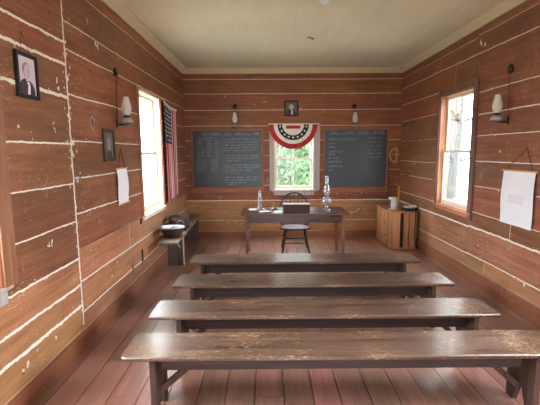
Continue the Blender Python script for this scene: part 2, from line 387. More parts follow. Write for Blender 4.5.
# paint knocked off around the vertical joint, and old patches
for _ in range(90):
    z = rnd.choice([rnd.uniform(.3, 3.1), rnd.gauss(1.75, .15), rnd.gauss(2.2, .2)])
    if .2 < z < 3.1: fleck(mb, TL, 3.3 + rnd.gauss(0, .035), z, rnd.choice([.004, .006, .009]), rnd, el=rnd.choice([1, 2]))
for (u, z, r) in [(3.72, 1.98, .034), (3.71, 1.94, .03), (3.73, 2.0, .03), (3.72, 2.02, .014), (2.86, 1.02, .012), (2.9, 1.03, .012), (3.15, 2.26, .016), (3.17, 2.2, .016), (2.62, 1.86, .012), (3.05, 1.93, .008), (3.07, 1.88, .009), (4.65, 2.28, .02), (4.66, 2.25, .015),
                  (3.42, 1.50, .03), (3.36, 1.47, .025), (3.34, 1.78, .03), (2.62, .33, .02), (2.5, .28, .02), (2.45, .27, .012), (2.75, .36, .012), (2.85, .3, .012), (3.9, 2.72, .02), (3.95, 2.71, .02), (3.75, 2.88, .012)]:
    for _ in range(3): fleck(mb, TL, u + rnd.gauss(0, .008), z + rnd.gauss(0, .01), r * .7, rnd, el=1.3)
mb.build('wall_left', kind='structure')
mb, rnd = wall('wall_right', TR, [
    (YF, 5.05, [(.19, .002), (.36, .013), (.72, .022), (.915, .009), (1.25, .008, .8), (1.56, .012), (1.87, .009), (2.13, .012), (2.40, .010), (2.87, .010), (3.09, .006)]),
    (5.05, YB, [(.19, .002), (.352, .012), (.712, .022), (.90, .009), (1.235, .008, .8), (1.50, .009), (1.87, .006, .6), (2.248, .009), (2.56, .011), (2.87, .011), (3.07, .006)])],
    holesS, mt['wall_side'], YF, YB, verts=[(6.57, .36, .70, .008), (4.16, .73, .91, .008), (4.62, .2, .35, .006), (5.61, 2.57, 2.86, .003), (6.09, 2.88, 3.06, .003)], flecks=110, seed=8)
for (u, z, r) in [(5.0, 3.0, .02), (4.45, 1.68, .014), (3.86, .33, .014), (4.9, 2.95, .02), (4.98, 2.97, .02)]: fleck(mb, TR, u, z, r, rnd, el=1.6)
mb.build('wall_right', kind='structure')
BWIN = (.115, .90, .93, 2.20)
mb, rnd = wall('wall_back', TB, [(XL - .1, XR + .1, [(.10, .004), (.32, .010, .9), (.728, .017), (1.03, .006, .7), (1.33, .007), (1.62, .006, .8), (1.91, .008), (2.193, .009), (2.495, .010), (2.80, .009), (3.07, .009)])],
    [BWIN], mt['wall_back'], XL - .1, XR + .1, flecks=120, seed=12)
# a cluster of bare patches under the right-hand blackboard
for _ in range(60):
    fleck(mb, TB, rnd.uniform(1.25, 2.0), rnd.choice([rnd.gauss(.50, .03), rnd.gauss(.43, .03), rnd.gauss(.85, .02)]), rnd.choice([.005, .008, .011]), rnd, el=.7)
for k in range(24):
    a = PI + PI * k / 24; fleck(mb, TB, 1.62 + .19 * math.cos(a), .56 + .10 * math.sin(a), .012, rnd, el=.6)
for _ in range(30): fleck(mb, TB, rnd.uniform(-1.1, -.3), rnd.gauss(.40, .12), rnd.choice([.005, .009]), rnd)
mb.build('wall_back', kind='structure')
# wall behind the camera; its unseen doorway is added to let daylight in
DOOR = (-.1, 1.1, 0, 2.2)
mb = MB()
for r in cut((XL - .1, XR + .1, 0, ZC), [DOOR]): mb.box(r[0], r[1], -.13, 0, r[2], r[3], mt['wall_back'], T=TF)
mb.build('wall_front', kind='structure')

# floor: boards running the length of the room
mb = MB(); x = XL - .1; rnd = random.Random(4)
while x < XR + .1:
    wd = rnd.choice([.185, .195, .205, .21]); y = YF - .1 - rnd.uniform(0, 2)
    while y < YB + .1:
        L = rnd.uniform(3.4, 5.4)
        mb.box(x + .003, min(x + wd, XR + .12) - .003, max(y, YF - .1) + .001, min(y + L, YB + .1) - .001, -.03, rnd.uniform(-.0012, 0), mt['floor'], tint=rnd.random())
        y += L
    x += wd
mb.box(XL - .1, XR + .1, YF - .1, YB + .1, -.12, -.031, mt['floorgap'])
mb.build('floor', kind='structure')
# ceiling boards
mb = MB(); x = XL - .13; rnd = random.Random(6)
while x < XR + .13:
    mb.box(x + .0008, x + .30 - .0008, YF - .13, YB + .13, ZC - rnd.uniform(0, .0008), ZC + .02, mt['ceiling'], tint=rnd.random()); x += .30
mb.box(XL - .3, XR + .3, YF - .3, YB + .3, ZC + .0205, ZC + .16, mt['outside'])
mb.build('ceiling', kind='structure')
# crown boards
def crown(name, T, u0, u1):
    mb = MB(); mb.prism([(0.0, 3.177), (.022, 3.177), (.03, 3.19), (.10, ZC - .012), (.10, ZC - .002), (0.0, ZC - .002)], u0, u1, mt['crown'], lambda a, n, b: T(n, a + .0005, b)); mb.build(name, kind='structure')
crown('trim_left', TL, YF, YB - .1); crown('trim_right', TR, YF, YB - .1); crown('trim_back', TB, XL, XR)
# baseboards
def baseboard(name, T, u0, u1, h, m):
    mb = MB(); mb.prism([(0.001, 0.0), (.014, 0.0), (.014, h - .006), (.009, h), (0.001, h)], u0, u1, m, lambda a, n, b: T(n, a, b)); mb.build(name, kind='structure')
baseboard('baseboard_left', TL, YF, YB - .016, .15, mt['wall_side'])
baseboard('baseboard_right', TR, YF, YB - .016, .17, mt['wall_side'])
baseboard('baseboard_back', TB, XL, XR, .10, mt['wall_back'])

# ------------------------------------------------------------------ windows
def window(name, T, hole, casing, sash, jamb, side=.1, sill_out=.045, sill_m=None, head=.1, zmeet=None, tail=0.0, sillz=None, sidel=None):
    u0, u1, z0, z1 = hole; loc = T((u0 + u1) / 2, 0, z0)
    R = rel(T, loc)
    o = bpy.data.objects.new(name, None); C.objects.link(o); o.location = loc; o['kind'] = 'structure'
    sl = side if sidel is None else sidel
    mb = MB()                                         # jamb lining
    t = .022
    for (a, b, c, d) in ((u0, u0 + t, z0, z1), (u1 - t, u1, z0, z1), (u0 + t, u1 - t, z0, z0 + t), (u0 + t, u1 - t, z1 - t, z1)):
        mb.box(a, b, -.135, .004, c, d, jamb, T=R)
    mb.build('jamb', o)
    mb = MB()                                         # casing boards on the wall face
    if sl: mb.box(u0 - sl, u0 + .004, .001, .024, z0 - tail, z1 + head, casing, T=R, b=.003)
    if side: mb.box(u1 - .004, u1 + side, .001, .024, z0 - tail, z1 + head, casing, T=R, b=.003)
    if head: mb.box(u0 + .005, u1 - .005, .001, .023, z1 - .004, z1 + head, casing, T=R, b=.003)
    if mb.v: mb.build('window_frame', o)
    mb = MB()
    sm = sill_m or casing
    mb.box(u0 - max(.02, sl * .6) , u1 + max(.02, side * .6), -.02, sill_out, z0 - .022, z0 + .004, sm, T=R, b=.004)
    mb.box(u0 - .01, u1 + .01, .001, .022, z0 - (sillz or .06), z0 - .0225, sm, T=R, b=.003)
    mb.build('window_sill', o)
    zm = zmeet or (z0 + z1) / 2
    a0, a1 = u0 + t, u1 - t
    for k, (s0, s1, nn) in enumerate(((z0 + t, zm + .018, -.075), (zm - .018, z1 - t, -.105))):
        mb = MB(); st = .045
        mb.box(a0, a0 + st, nn - .014, nn + .014, s0, s1, sash, T=R); mb.box(a1 - st, a1, nn - .014, nn + .014, s0, s1, sash, T=R)
        mb.box(a0 + st, a1 - st, nn - .014, nn + .014, s0, s0 + (.06 if k == 0 else .035), sash, T=R); mb.box(a0 + st, a1 - st, nn - .014, nn + .014, s1 - .035, s1, sash, T=R)
        um = (a0 + a1) / 2; mb.box(um - .01, um + .01, nn - .012, nn + .012, s0 + .03, s1 - .03, sash, T=R)
        sh = mb.build('sash', o)
        mb = MB(); mb.add([R(a0 + .02, nn, s0 + .02), R(a1 - .02, nn, s0 + .02), R(a1 - .02, nn, s1 - .02), R(a0 + .02, nn, s1 - .02)], [(0, 1, 2, 3)], mt['pane'])
        mb.build('pane', sh)
    return o
window('window_1', TL, WIN, mt['trim_wood'], mt['trim_white'], mt['trim_white'], side=.03, sidel=.03, head=.025, sill_m=mt['trim_white'], zmeet=1.68)
window('window_2', TL, NWIN, mt['trim_brown'], mt['trim_white'], mt['trim_wood'], side=.12, sidel=.12, head=.1, sill_m=mt['trim_grey'], zmeet=1.68, sill_out=.02, sillz=.10)
window('window_3', TR, WIN, mt['trim_dark'], mt['trim_white'], mt['trim_wood'], side=.03, sidel=.10, head=.09, sill_m=mt['trim_wood'], zmeet=1.68, tail=.08, sill_out=.03)
window('window_4', TR, NWIN, mt['trim_dark'], mt['trim_white'], mt['trim_wood'], side=.10, sidel=.10, head=.09, sill_m=mt['trim_wood'], zmeet=1.68, sill_out=.03)  # unseen window, added as a daylight source
window('window_5', TB, BWIN, mt['trim_grey'], mt['trim_white'], mt['trim_white'], side=.115, sidel=.09, head=.035, sill_m=mt['trim_grey'], zmeet=1.55, sillz=.1, sill_out=.05)

# ------------------------------------------------------------------ benches
def wavyboard(mb, x0, x1, y0, y1, z0, z1, m, seed, wob=.003, round_=.010):
    """a plank with worn, slightly wandering edges and softened corners"""
    rnd = random.Random(seed); E_ = [0, .002, .005, .009, .015, .022, .030, .045]; xs = [x0 + e for e in E_] + [x0 + (x1 - x0) * i / 40 for i in range(1, 40)] + [x1 - e for e in reversed(E_)]; xs = sorted(xs); nx = len(xs) - 1
    prof = [(0, 0), (0, 1), (.03, 1), (.97, 1), (1, 1), (1, 0)]
    vs = []; fs = []
    b = .006
    for i in range(nx + 1):
        x = xs[i]
        e = min(x - x0, x1 - x); ins = 0
        if e < round_: ins = round_ - math.sqrt(max(0, round_ ** 2 - (round_ - e) ** 2))
        w0 = wob * noise.noise(Vector((x * 3, seed, 0))) + .0015 * noise.noise(Vector((x * 25, seed, 3))) + ins
        w1 = wob * noise.noise(Vector((x * 3, seed, 9))) - ins
        zz = .0015 * noise.noise(Vector((x * 5, seed, 5)))
        ring = [(y0 + w0 + b, z0), (y0 + w0, z0 + b), (y0 + w0, z1 - b), (y0 + w0 + b, z1 + zz), (y1 + w1 - b, z1 + zz), (y1 + w1, z1 - b), (y1 + w1, z0 + b), (y1 + w1 - b, z0)]
        vs += [(x, y, z) for y, z in ring]
    k = 8
    for i in range(nx):
        for j in range(k): fs.append((i * k + j, i * k + (j + 1) % k, (i + 1) * k + (j + 1) % k, (i + 1) * k + j))
    fs += [tuple(range(k)), tuple(nx * k + j for j in range(k - 1, -1, -1))]
    mb.add(vs, fs, m)
def bench(x0, x1, y0, y1, lx0, lx1, seed, label):
    cx = (x0 + x1) / 2
    t = thing('bench', label, 'bench', (cx, y0, 0), group='schoolroom benches')
    d = y1 - y0
    mb = MB(); wavyboard(mb, x0 - cx, x1 - cx, 0, d, .422, .45, mt['bench'], seed, round_=.03 if seed == 1 else .008); mb.build('seat', t)
    mb = MB(); mb.box(lx0 + .035 - cx, lx1 - .035 - cx, .165, .188, .272, .4215, mt['benchapron'], b=.003); mb.build('apron', t)
    for s, lx in ((1, lx0), (-1, lx1)):
        a0, a1 = (lx, lx + .034) if s > 0 else (lx - .034, lx)
        mb = MB()
        pts = [(.03, 0), (.03, .4215), (d - .03, .4215), (d - .03, 0), (d - .10, 0), (d / 2 + .01, .17), (d / 2 - .01, .17), (.10, 0)]
        # split the notched outline into convex quads so the notch stays open
        for quad in ([(.03, 0), (.10, 0), (d / 2 - .01, .17), (.03, .17)], [(d - .10, 0), (d - .03, 0), (d - .03, .17), (d / 2 + .01, .17)], [(.03, .17), (d - .03, .17), (d - .03, .4215), (.03, .4215)]):
            mb.prism(quad, a0 - cx, a1 - cx, mt['benchleg'], lambda a, n, b: (n, a, b))
        mb.build('leg', t)
        # diagonal brace from under the seat down to the leg
        mb = MB(); xa = (a1 if s > 0 else a0) - cx
        q = [(xa, .10), (xa, .155), (xa + s * .17, .30), (xa + s * .17, .25)]
        mb.prism(q, .1885, .215, mt['benchleg'], lambda a, n, b: (a, n, b)); mb.build('brace', t)
    return t
bench(-.92, 1.86, 2.27, 2.61, -.75, 1.70, 1, 'long dark wooden bench nearest the camera, its seat edge across the foot of the picture')
bench(-.925, 1.775, 2.87, 3.22, -.72, 1.625, 2, 'long dark wooden bench directly behind the nearest one')
bench(-.91, 1.75, 3.57, 3.93, -.75, 1.59, 3, 'long dark wooden bench third from the camera, one in front of the farthest')
bench(-.90, 1.725, 4.35, 4.74, -.785, 1.575, 4, 'long dark wooden bench farthest from the camera, closest to the desk')

# side bench
t = thing('side_bench', 'low weathered grey bench along the left wall holding the basin', 'bench', (-1.375, 5.22, 0), rz=.042)
mb = MB(); wavyboard(mb, 0, 2.5, -.14, .14, .445, .475, mt['sidebench'], 7, wob=.002, round_=.01)
mb.v = [(-y, x, z) for x, y, z in mb.v]; mb.build('seat', t)
for yy in (.56, 2.36):
    mb = MB(); mb.box(-.12, .105, yy, yy + .028, 0, .4445, mt['sidebenchleg'], b=.002); mb.build('leg', t)
mb = MB(); mb.tube([(.02, .40, .44), (.07, .55, .27)], .009, mt['trim_grey'], 6); mb.build('brace', t)
mb = MB(); mb.box(.106, .120, .553, .585, .0, .4445, mt['trim_grey']); mb.build('corner_strip', t)

# ------------------------------------------------------------------ desk
t = thing('desk', 'long dark wooden table desk in front of the far window', 'desk', (.415, 6.3, 0))
mb = MB(); mb.box(-.845, .825, -.37, .35, .722, .75, mt['desk'], b=.006); mb.build('desk_top', t)
mb = MB()
mb.box(-.73, .72, -.322, -.300, .60, .7215, mt['desk']); mb.box(-.73, .72, .285, .305, .60, .7215, mt['desk'])
mb.box(-.765, -.745, -.26, .25, .60, .7215, mt['desk']); mb.box(.73, .75, -.26, .25, .60, .7215, mt['desk']); mb.build('apron', t)
for sx in (-.775, .76):
    for sy in (-.335, .315):
        mb = MB(); s = 1 if sx < 0 else -1; q = 1 if sy < 0 else -1
        vs = [];
        for z, wd in ((0, .034), (.60, .055), (.7215, .055)):
            vs += [(sx, sy, z), (sx + s * wd, sy, z), (sx + s * wd, sy + q * wd, z), (sx, sy + q * wd, z)]
        fs = [(0, 1, 2, 3), (8, 9, 10, 11)] + [(4 * i + j, 4 * i + (j + 1) % 4, 4 * i + 4 + (j + 1) % 4, 4 * i + 4 + j) for i in (0, 1) for j in range(4)]
        mb.add(vs, fs, mt['deskleg']); mb.build('leg', t)

# Windsor chair, facing the room from behind the desk
t = thing('windsor_chair', 'dark bow-back wooden chair tucked in behind the desk', 'chair', (.452, 6.62, 0))
bm_out = MB(); n = 28; ring = []
for i in range(n):
    a = 2 * PI * i / n; ex = math.copysign(abs(math.cos(a)) ** .75, math.cos(a)) * .262; ey = math.copysign(abs(math.sin(a)) ** .8, math.sin(a)) * .215
    ring.append((ex * (1.04 if ey < 0 else .93), ey))
vs = [(x * .93, y * .93, .388) for x, y in ring] + [(x, y, .398) for x, y in ring] + [(x, y, .414) for x, y in ring] + [(x * .93, y * .93, .42) for x, y in ring] + [(x * .5, y * .5, .41) for x, y in ring]
fs = [tuple(range(n - 1, -1, -1)), tuple(4 * n + i for i in range(n))]
for k in range(4): fs += [(k * n + i, k * n + (i + 1) % n, (k + 1) * n + (i + 1) % n, (k + 1) * n + i) for i in range(n)]
bm_out.add(vs, fs, mt['chair'], smooth=True); bm_out.build('seat', t)
mb = MB(); pts = []
for i in range(25):
    a = PI * i / 24; pts.append((-.28 * math.copysign(abs(math.cos(a)) ** .9, math.cos(a)), .165 + .09 * math.sin(a) ** .7, .50 + .475 * math.sin(a) ** .85))
pts = [(-.205, .12, .41), (-.245, .15, .47)] + [p for p in pts if p[2] > .53] + [(.245, .15, .47), (.205, .12, .41)]
mb.tube(pts, .0145, mt['chair'], 8); mb.build('bow', t)
for i in range(7):
    f = (i - 3) / 3.0; xb = f * .17; xt = f * .215
    a = math.acos(max(-1, min(1, -math.copysign(abs(xt / .268) ** (1 / .9), xt)))); zt = .50 + .475 * math.sin(a) ** .85; yt = .165 + .09 * math.sin(a) ** .7
    mb = MB(); mb.tube([(xb, .165 - .04 * abs(f) ** 2, .41), ((xb + xt) / 2, (.165 + yt) / 2 - .005, (.41 + zt) / 2), (xt, yt, zt - .004)], [.007, .009, .006], mt['chair'], 6); mb.build('spindle', t)
for sx in (-1, 1):
    for sy in (-1, 1):
        mb = MB(); top = Vector((sx * .155, sy * .13, .393)); bot = Vector((sx * .225, sy * .20, 0))
        rr = [.014, .02, .0185, .013, .019, .016, .011]
        mb.tube([top.lerp(bot, k / 6) for k in range(7)], rr, mt['chair'], 8); mb.build('leg', t)
for (p, q) in (((-.20, -.17, .17), (.20, -.17, .17)), ((-.185, -.16, .245), (.185, -.16, .245)), ((-.20, .17, .18), (.20, .17, .18)), ((-.198, -.17, .21), (-.198, .17, .21)), ((.198, -.17, .21), (.198, .17, .21))):
    mb = MB(); mb.tube([p, tuple((a + b) / 2 for a, b in zip(p, q)), q], [.008, .011, .008], mt['chair'], 8); mb.build('stretcher', t)

# ------------------------------------------------------------------ things on the desk
t = thing('wooden_box', 'small dark wooden box with pale lid at the middle of the desk', 'box', (.437, 6.08, .7505))
mb = MB(); mb.box(-.21, .21, .002, .19, 0, .118, mt['maroon'], b=.002); mb.build('body', t)
mb = MB(); mb.box(-.212, .212, -.001, .194, .1185, .126, mt['dowelgrey'], b=.002); o = mb.build('lid', t); o['label'] = 'pale worn lid'
def oil_lamp(label, loc, s=1.0, font='clear'):
    t = thing('oil_lamp', label, 'lamp', loc, group='oil lamps on the desk')
    mb = MB(); mb.lathe([(0, 0), (.075 * s, 0), (.078 * s, .008 * s), (.06 * s, .03 * s), (.028 * s, .05 * s), (.02 * s, .08 * s), (.024 * s, .10 * s)], mt[font], n=20); mb.build('foot', t)
    mb = MB(); mb.lathe([(.024 * s, .10 * s), (.06 * s, .115 * s), (.08 * s, .15 * s), (.075 * s, .19 * s), (.04 * s, .215 * s), (.026 * s, .225 * s)], mt[font], n=20); mb.build('oil_font', t)
    mb = MB(); mb.lathe([(.026 * s, .225 * s), (.03 * s, .235 * s), (.034 * s, .25 * s), (.036 * s, .262 * s), (.0, .262 * s)], mt['steel'], n=16); mb.build('burner', t)
    mb = MB(); mb.lathe([(.032 * s, .262 * s), (.05 * s, .30 * s), (.052 * s, .335 * s), (.036 * s, .39 * s), (.027 * s, .43 * s), (.025 * s, .555 * s)], mt['clear'], n=20); mb.build('chimney', t)
    return t
oil_lamp('clear glass oil lamp with tall chimney on the right of the desk', (.925, 6.22, .7505))
t = thing('oil_lamp', 'small oil lamp with dull metal cone base on the left of the desk', 'lamp', (-.143, 6.34, .7505), group='oil lamps on the desk')
mb = MB(); mb.lathe([(0, 0), (.07, 0), (.072, .006), (.05, .02), (.034, .06), (.024, .11), (.012, .155), (.0, .158)], mt['steel'], n=20); mb.build('base', t)
mb = MB(); mb.lathe([(.028, .095), (.034, .13), (.03, .2), (.02, .25), (.019, .33)], mt['clear'], n=16); mb.build('chimney', t)
t = thing('hand_bell', 'little brass bell standing on the desk left of the box', 'bell', (.082, 6.36, .762))
mb = MB(); mb.lathe([(.036, 0), (.034, .006), (.026, .03), (.02, .05), (.008, .06), (0, .061)], mt['brass'], n=20); mb.build('bell_body', t)
mb = MB(); mb.lathe([(.004, .058), (.008, .07), (.01, .09), (.008, .11), (0, .113)], mt['brass'], n=12); mb.build('handle', t)
mb = MB(); mb.lathe([(0, .002), (.05, .002), (.075, .010), (.08, .014), (.074, .012), (.05, .006), (0, .006)], mt['iron'], n=24); tag(mb.build('saucer', None, (.082, 6.36, .749)), 'small dark saucer under the brass bell on the desk', 'dish')
def paper(label, x, y, w_, d_, rz, seed):
    mb = MB(); rnd = random.Random(seed); vs = []; fs = []
    for j in range(5):
        for i in range(7):
            vs.append((w_ * (i / 6 - .5), d_ * (j / 4 - .5), .0012 + .0015 * abs(noise.noise(Vector((i * .6, j * .7, seed))))))
    for j in range(4):
        for i in range(6): fs.append((j * 7 + i, j * 7 + i + 1, j * 7 + i + 8, j * 7 + i + 7))
    mb.add(vs, fs, mt['paper'], smooth=True); o = mb.build('paper_sheet', None, (x, y, .7503)); o.rotation_euler = (0, 0, rz); tag(o, label, 'paper', 'papers on the desk')
paper('white paper lying beneath the small metal lamp on the desk', -.19, 6.42, .26, .2, .2, 1)
paper('white paper lying on the desk between the bell and the dark box', .15, 6.16, .15, .21, -.1, 2)
paper('white paper lying on the desk in front of the metal lamp base', -.05, 6.2, .19, .13, .15, 3)

# ------------------------------------------------------------------ crate in the corner and what stands on it
t = thing('wooden_crate', 'slatted pine crate stood on end in the far right corner', 'crate', (2.11, 6.68, 0))
mb = MB()
for (a, b) in ((0, .15), (.20, .36), (.375, .52), (.53, .70), (.71, .90)):     # side slats facing the room
    mb.box(0, .014, a, b, .002, .625, mt['crate'], tint=.5, b=.002)
mb.build('side_slats', t)
for (a, b) in ((.0145, .155), (.215, .30), (.315, .44)):
    mb = MB(); mb.box(a, b, -.016, -.002, .004, .63, mt['crate'], b=.003); mb.build('front_slat', t)
mb = MB(); mb.box(.015, .44, 0, .90, 0, .016, mt['crate']); mb.box(.425, .44, 0, .9, .0165, .62, mt['crate']); mb.box(.015, .425, .885, .9, .0165, .62, mt['crate']); mb.box(.018, .424, .012, .03, .017, .62, mt['cratedark']); mb.build('back_panels', t)  # dark sheet behind the front slats carries the inside shade as colour
mb = MB(); mb.box(-.005, .445, -.02, .905, .631, .648, mt['crate'], b=.003); mb.build('top_board', t)
mb = MB(); mb.box(-.006, -.001, .30, .33, .16, .20, mt['cratedark']); mb.box(-.006, -.001, .30, .33, .40, .44, mt['cratedark']); mb.box(-.008, -.0005, .05, .09, .02, .6, mt['crate']); mb.build('batten_and_cutouts', t)  # two dark blocks paint the shade of cutouts; the strip is a batten
t = thing('storage_tin', 'round pale tin with a dark purple side standing on the crate', 'tin', (2.235, 6.98, .6485))
mb = MB(); mb.lathe([(0, 0), (.082, 0), (.085, .004), (.085, .20), (0, .20)], mt['tin'], n=28)
mb.build('can', t)
mb = MB(); mb.lathe([(.088, .197), (.088, .215), (.084, .22), (0, .222)], mt['tin'], n=28); mb.build('lid', t)
mb = MB(); k = 10; vs = []
for i in range(k + 1):
    a = PI * (.82 + .42 * i / k)
    for z in (.02, .185): vs.append((.0865 * math.cos(a), .0865 * math.sin(a), z))
mb.add(vs, [(2 * i, 2 * i + 1, 2 * i + 3, 2 * i + 2) for i in range(k)], mt['purple']); mb.build('side_patch', t)  # dark purple patch over one side of the can
t = thing('open_book', 'open book with teal cover lying on the right of the crate', 'book', (2.47, 6.84, .6485))
mb = MB(); mb.box(-.11, .11, -.09, .09, 0, .05, mt['cratedark'], b=.003); mb.build('lower_stack', t)
mb = MB(); vs = []; nn_ = 14
for j in (-.11, .11):
    for i in range(nn_ + 1):
        u = i / nn_ * 2 - 1; vs.append((u * .125, j, .056 + .055 * max(0, u - .25) ** 1.3 + .012 * max(0, -u - .4)))
vs2 = [(x, y, z - .004) for x, y, z in vs]; K = nn_ + 1
fs = [(i, i + 1, K + i + 1, K + i) for i in range(nn_)] + [(2 * K + i, 3 * K + i, 3 * K + i + 1, 2 * K + i + 1) for i in range(nn_)] + [(i, 2 * K + i, 2 * K + i + 1, i + 1) for i in range(nn_)] + [(K + i, K + i + 1, 3 * K + i + 1, 3 * K + i) for i in range(nn_)]
mb.add(vs + vs2, fs, mt['teal'], smooth=True); mb.build('cover', t)
mb = MB()
for s in (-1, 1):
    vs = []
    for j in (-.1, .1):
        for i in range(9):
            u = i / 8; x = s * u * .11; vs.append((x, j, .0575 + .055 * max(0, x / .125 - .25) ** 1.3 + .016 * math.sin(min(1, u * 1.4) * PI) ** .8))
    mb.add(vs, [(i, i + 1, 9 + i + 1, 9 + i) for i in range(8)], mt['paper'], smooth=True)
mb.build('pages', t)
mb = MB(); mb.tube([(2.515, 6.72, .70), (2.52, 6.648, .69), (2.515, 6.64, .60), (2.51, 6.64, .3), (2.525, 6.635, .08), (2.545, 6.62, .012)], .009, mt['iron'], 8)
tag(mb.build('iron_rod'), 'thin dark bent rod hanging down the front of the crate', 'rod')
mb = MB(); mb.box(2.565, 2.592, 7.74, 7.75, 0, 1.0, mt['yellow'], b=.001)
o = mb.build('wooden_ruler'); tag(o, 'yellow wooden yardstick standing in the far right corner', 'ruler')

# ------------------------------------------------------------------ basin and basket on the side bench
t = thing('basin', 'round tin basin with pale enamel inside on the side bench', 'basin', (-1.40, 5.62, .4765)); t.scale = (.92, .92, 1.0)
mb = MB(); mb.lathe([(0, 0), (.125, 0), (.13, .006), (.175, .10), (.19, .135), (.20, .137), (.20, .142)], mt['basin'], n=32); mb.build('outer_shell', t)
mb = MB(); mb.lathe([(.20, .1425), (.19, .142), (.172, .105), (.125, .012), (0, .010)], mt['enamel'], n=32); mb.build('enamel_lining', t)
mb = MB(); mb.tube([(.17 * math.cos(a) * .35 + .09, .185, .145 + .06 * math.sin(a)) for a in [PI * k / 10 for k in range(11)]], .006, mt['steel'], 6); mb.build('handle', t)
mb = MB(); rnd = random.Random(5); vs = []; fs = []
for j in range(7):
    for i in range(7):
        u, v = i / 6 - .5, j / 6 - .5; vs.append((-1.465 + u * .15, 5.55 + v * .15, .629 + .012 * noise.noise(Vector((u * 7, v * 7, 2))) + .012))
for j in range(6):
    for i in range(6): fs.append((j * 7 + i, j * 7 + i + 1, j * 7 + i + 8, j * 7 + i + 7))
mb.add(vs, fs, mt['paper'], smooth=True); tag(mb.build('white_cloth'), 'crumpled white cloth lying in the left of the tin basin', 'cloth')
t = thing('basket', 'dark woven basket with small loop handles behind the basin', 'basket', (-1.42, 6.15, .4765))
mb = MB(); mb.lathe([(0, 0), (.11, 0), (.125, .02), (.15, .10), (.155, .19), (.16, .215), (.15, .215), (.14, .10), (.11, .02), (0, .015)], mt['wicker'], n=24)
mb.v = [(x, y * 1.25, z) for x, y, z in mb.v]; mb.build('basket_body', t)
mb = MB()
for k in range(3): mb.tube([(.152 * math.cos(a), .19 * math.sin(a), .05 + .06 * k) for a in [2 * PI * j / 24 for j in range(25)]], .009, mt['wicker'], 6)
mb.build('rim_weave', t)
for s in (-1, 1):
    mb = MB(); mb.tube([(.10 + .05 * math.cos(a), s * .1, .215 + .05 * math.sin(a)) for a in [PI * k / 10 for k in range(11)]], .006, mt['wicker'], 6); mb.build('handle', t)

# ------------------------------------------------------------------ blackboards
def squig(mb, T, u0, u1, z, h, seed, wd=.0035):
    """one word of looping chalk handwriting"""
    rnd = random.Random(seed); pts = []; u = u0; ph = 0
    while u < u1:
        amp = h * rnd.choice([.5, .5, .55, 1.0, .6, 1.15, .5]); st = h * rnd.uniform(.35, .6)
        for k in range(7):
            a = 2 * PI * k / 7; pts.append((u + st * k / 7 + .18 * h * math.sin(a), z + amp * .5 * (1 - math.cos(a))))
        u += st
    vs = []; fs = []
    for i, (a, b) in enumerate(pts):
        p, q = pts[max(0, i - 1)], pts[min(len(pts) - 1, i + 1)]; dx, dz = q[0] - p[0], q[1] - p[1]; L = math.hypot(dx, dz) or 1
        vs += [T(a - dz / L * wd / 2, .0125, b + dx / L * wd / 2), T(a + dz / L * wd / 2, .0125, b - dx / L * wd / 2)]
        if i: fs.append((2 * i - 2, 2 * i - 1, 2 * i + 1, 2 * i))
    mb.add(vs, fs, mt['chalkline'])
def words(mb, T, u0, u1, z, h, seed, wd=.0035):
    rnd = random.Random(seed); u = u0
    while u < u1 - h:
        L = rnd.uniform(1.6, 5) * h; e = min(u + L, u1); squig(mb, T, u, e, z, h, rnd.random() * 999, wd); u = e + h * .9
def blackboard(label, u0, u1, z0, z1, writer):
    loc = TB((u0 + u1) / 2, 0, z0); R = rel(TB, loc)
    t = thing('blackboard', label, 'blackboard', loc, group='blackboards on the back wall')
    f = .03
    mb = MB(); mb.box(u0 + f * .6, u1 - f * .6, .001, .0118, z0 + f * .6, z1 - f * .6, mt['slate'], T=R); mb.build('slate_panel', t)
    for (a, b, c, d) in ((u0, u1, z1 - f, z1), (u0, u1, z0, z0 + f), (u0, u0 + f, z0 + f, z1 - f), (u1 - f, u1, z0 + f, z1 - f)):
        mb = MB(); mb.box(a, b, .001, .028, c, d, mt['bbframe'], T=R, b=.003); mb.build('frame_rail', t)
    mb = MB(); writer(mb, R); mb.build('chalk_writing', t)
    mb = MB(); mb.box(u0 - .01, u1 + .01, .001, .03, z0 - .075, z0 - .003, mt['bbframe'], T=R, b=.003); mb.build('ledge_board', t)
def write_left(mb, R):
    words(mb, R, -1.28, -.16, 2.015, .05, 1, .006)
    words(mb, R, -1.36, -1.1, 1.95, .024, 71)
    for (c, w_) in ((-1.40, .14), (-1.20, .10), (-1.05, .10)):      # columns of figures
        for k in range(6): words(mb, R, c, c + w_, 1.90 - .058 * k, .028, 11 + k + int(c * 50), .0045)
    for (c, w_) in ((-1.41, .17), (-1.13, .14)):
        for k in range(6): words(mb, R, c, c + w_, 1.55 - .047 * k, .026, 40 + k + int(c * 50), .0045)
    for z, a, b in ((1.925, -.84, -.16), (1.87, -.86, -.16), (1.815, -.86, -.2), (1.76, -.86, -.16), (1.71, -.86, -.3), (1.61, -.86, -.16), (1.56, -.86, -.2), (1.51, -.84, -.5),
                    (1.42, -.86, -.16), (1.37, -.86, -.2), (1.32, -.86, -.3), (1.27, -.84, -.55), (1.18, -.86, -.16), (1.13, -.86, -.2), (1.08, -.84, -.45), (1.04, -.8, -.62)):
        words(mb, R, a, b, z, .030, int(z * 100), .0048)
    mb.box(-.905, -.900, .0118, .0128, 1.25, 1.93, mt['chalkline'], T=R)
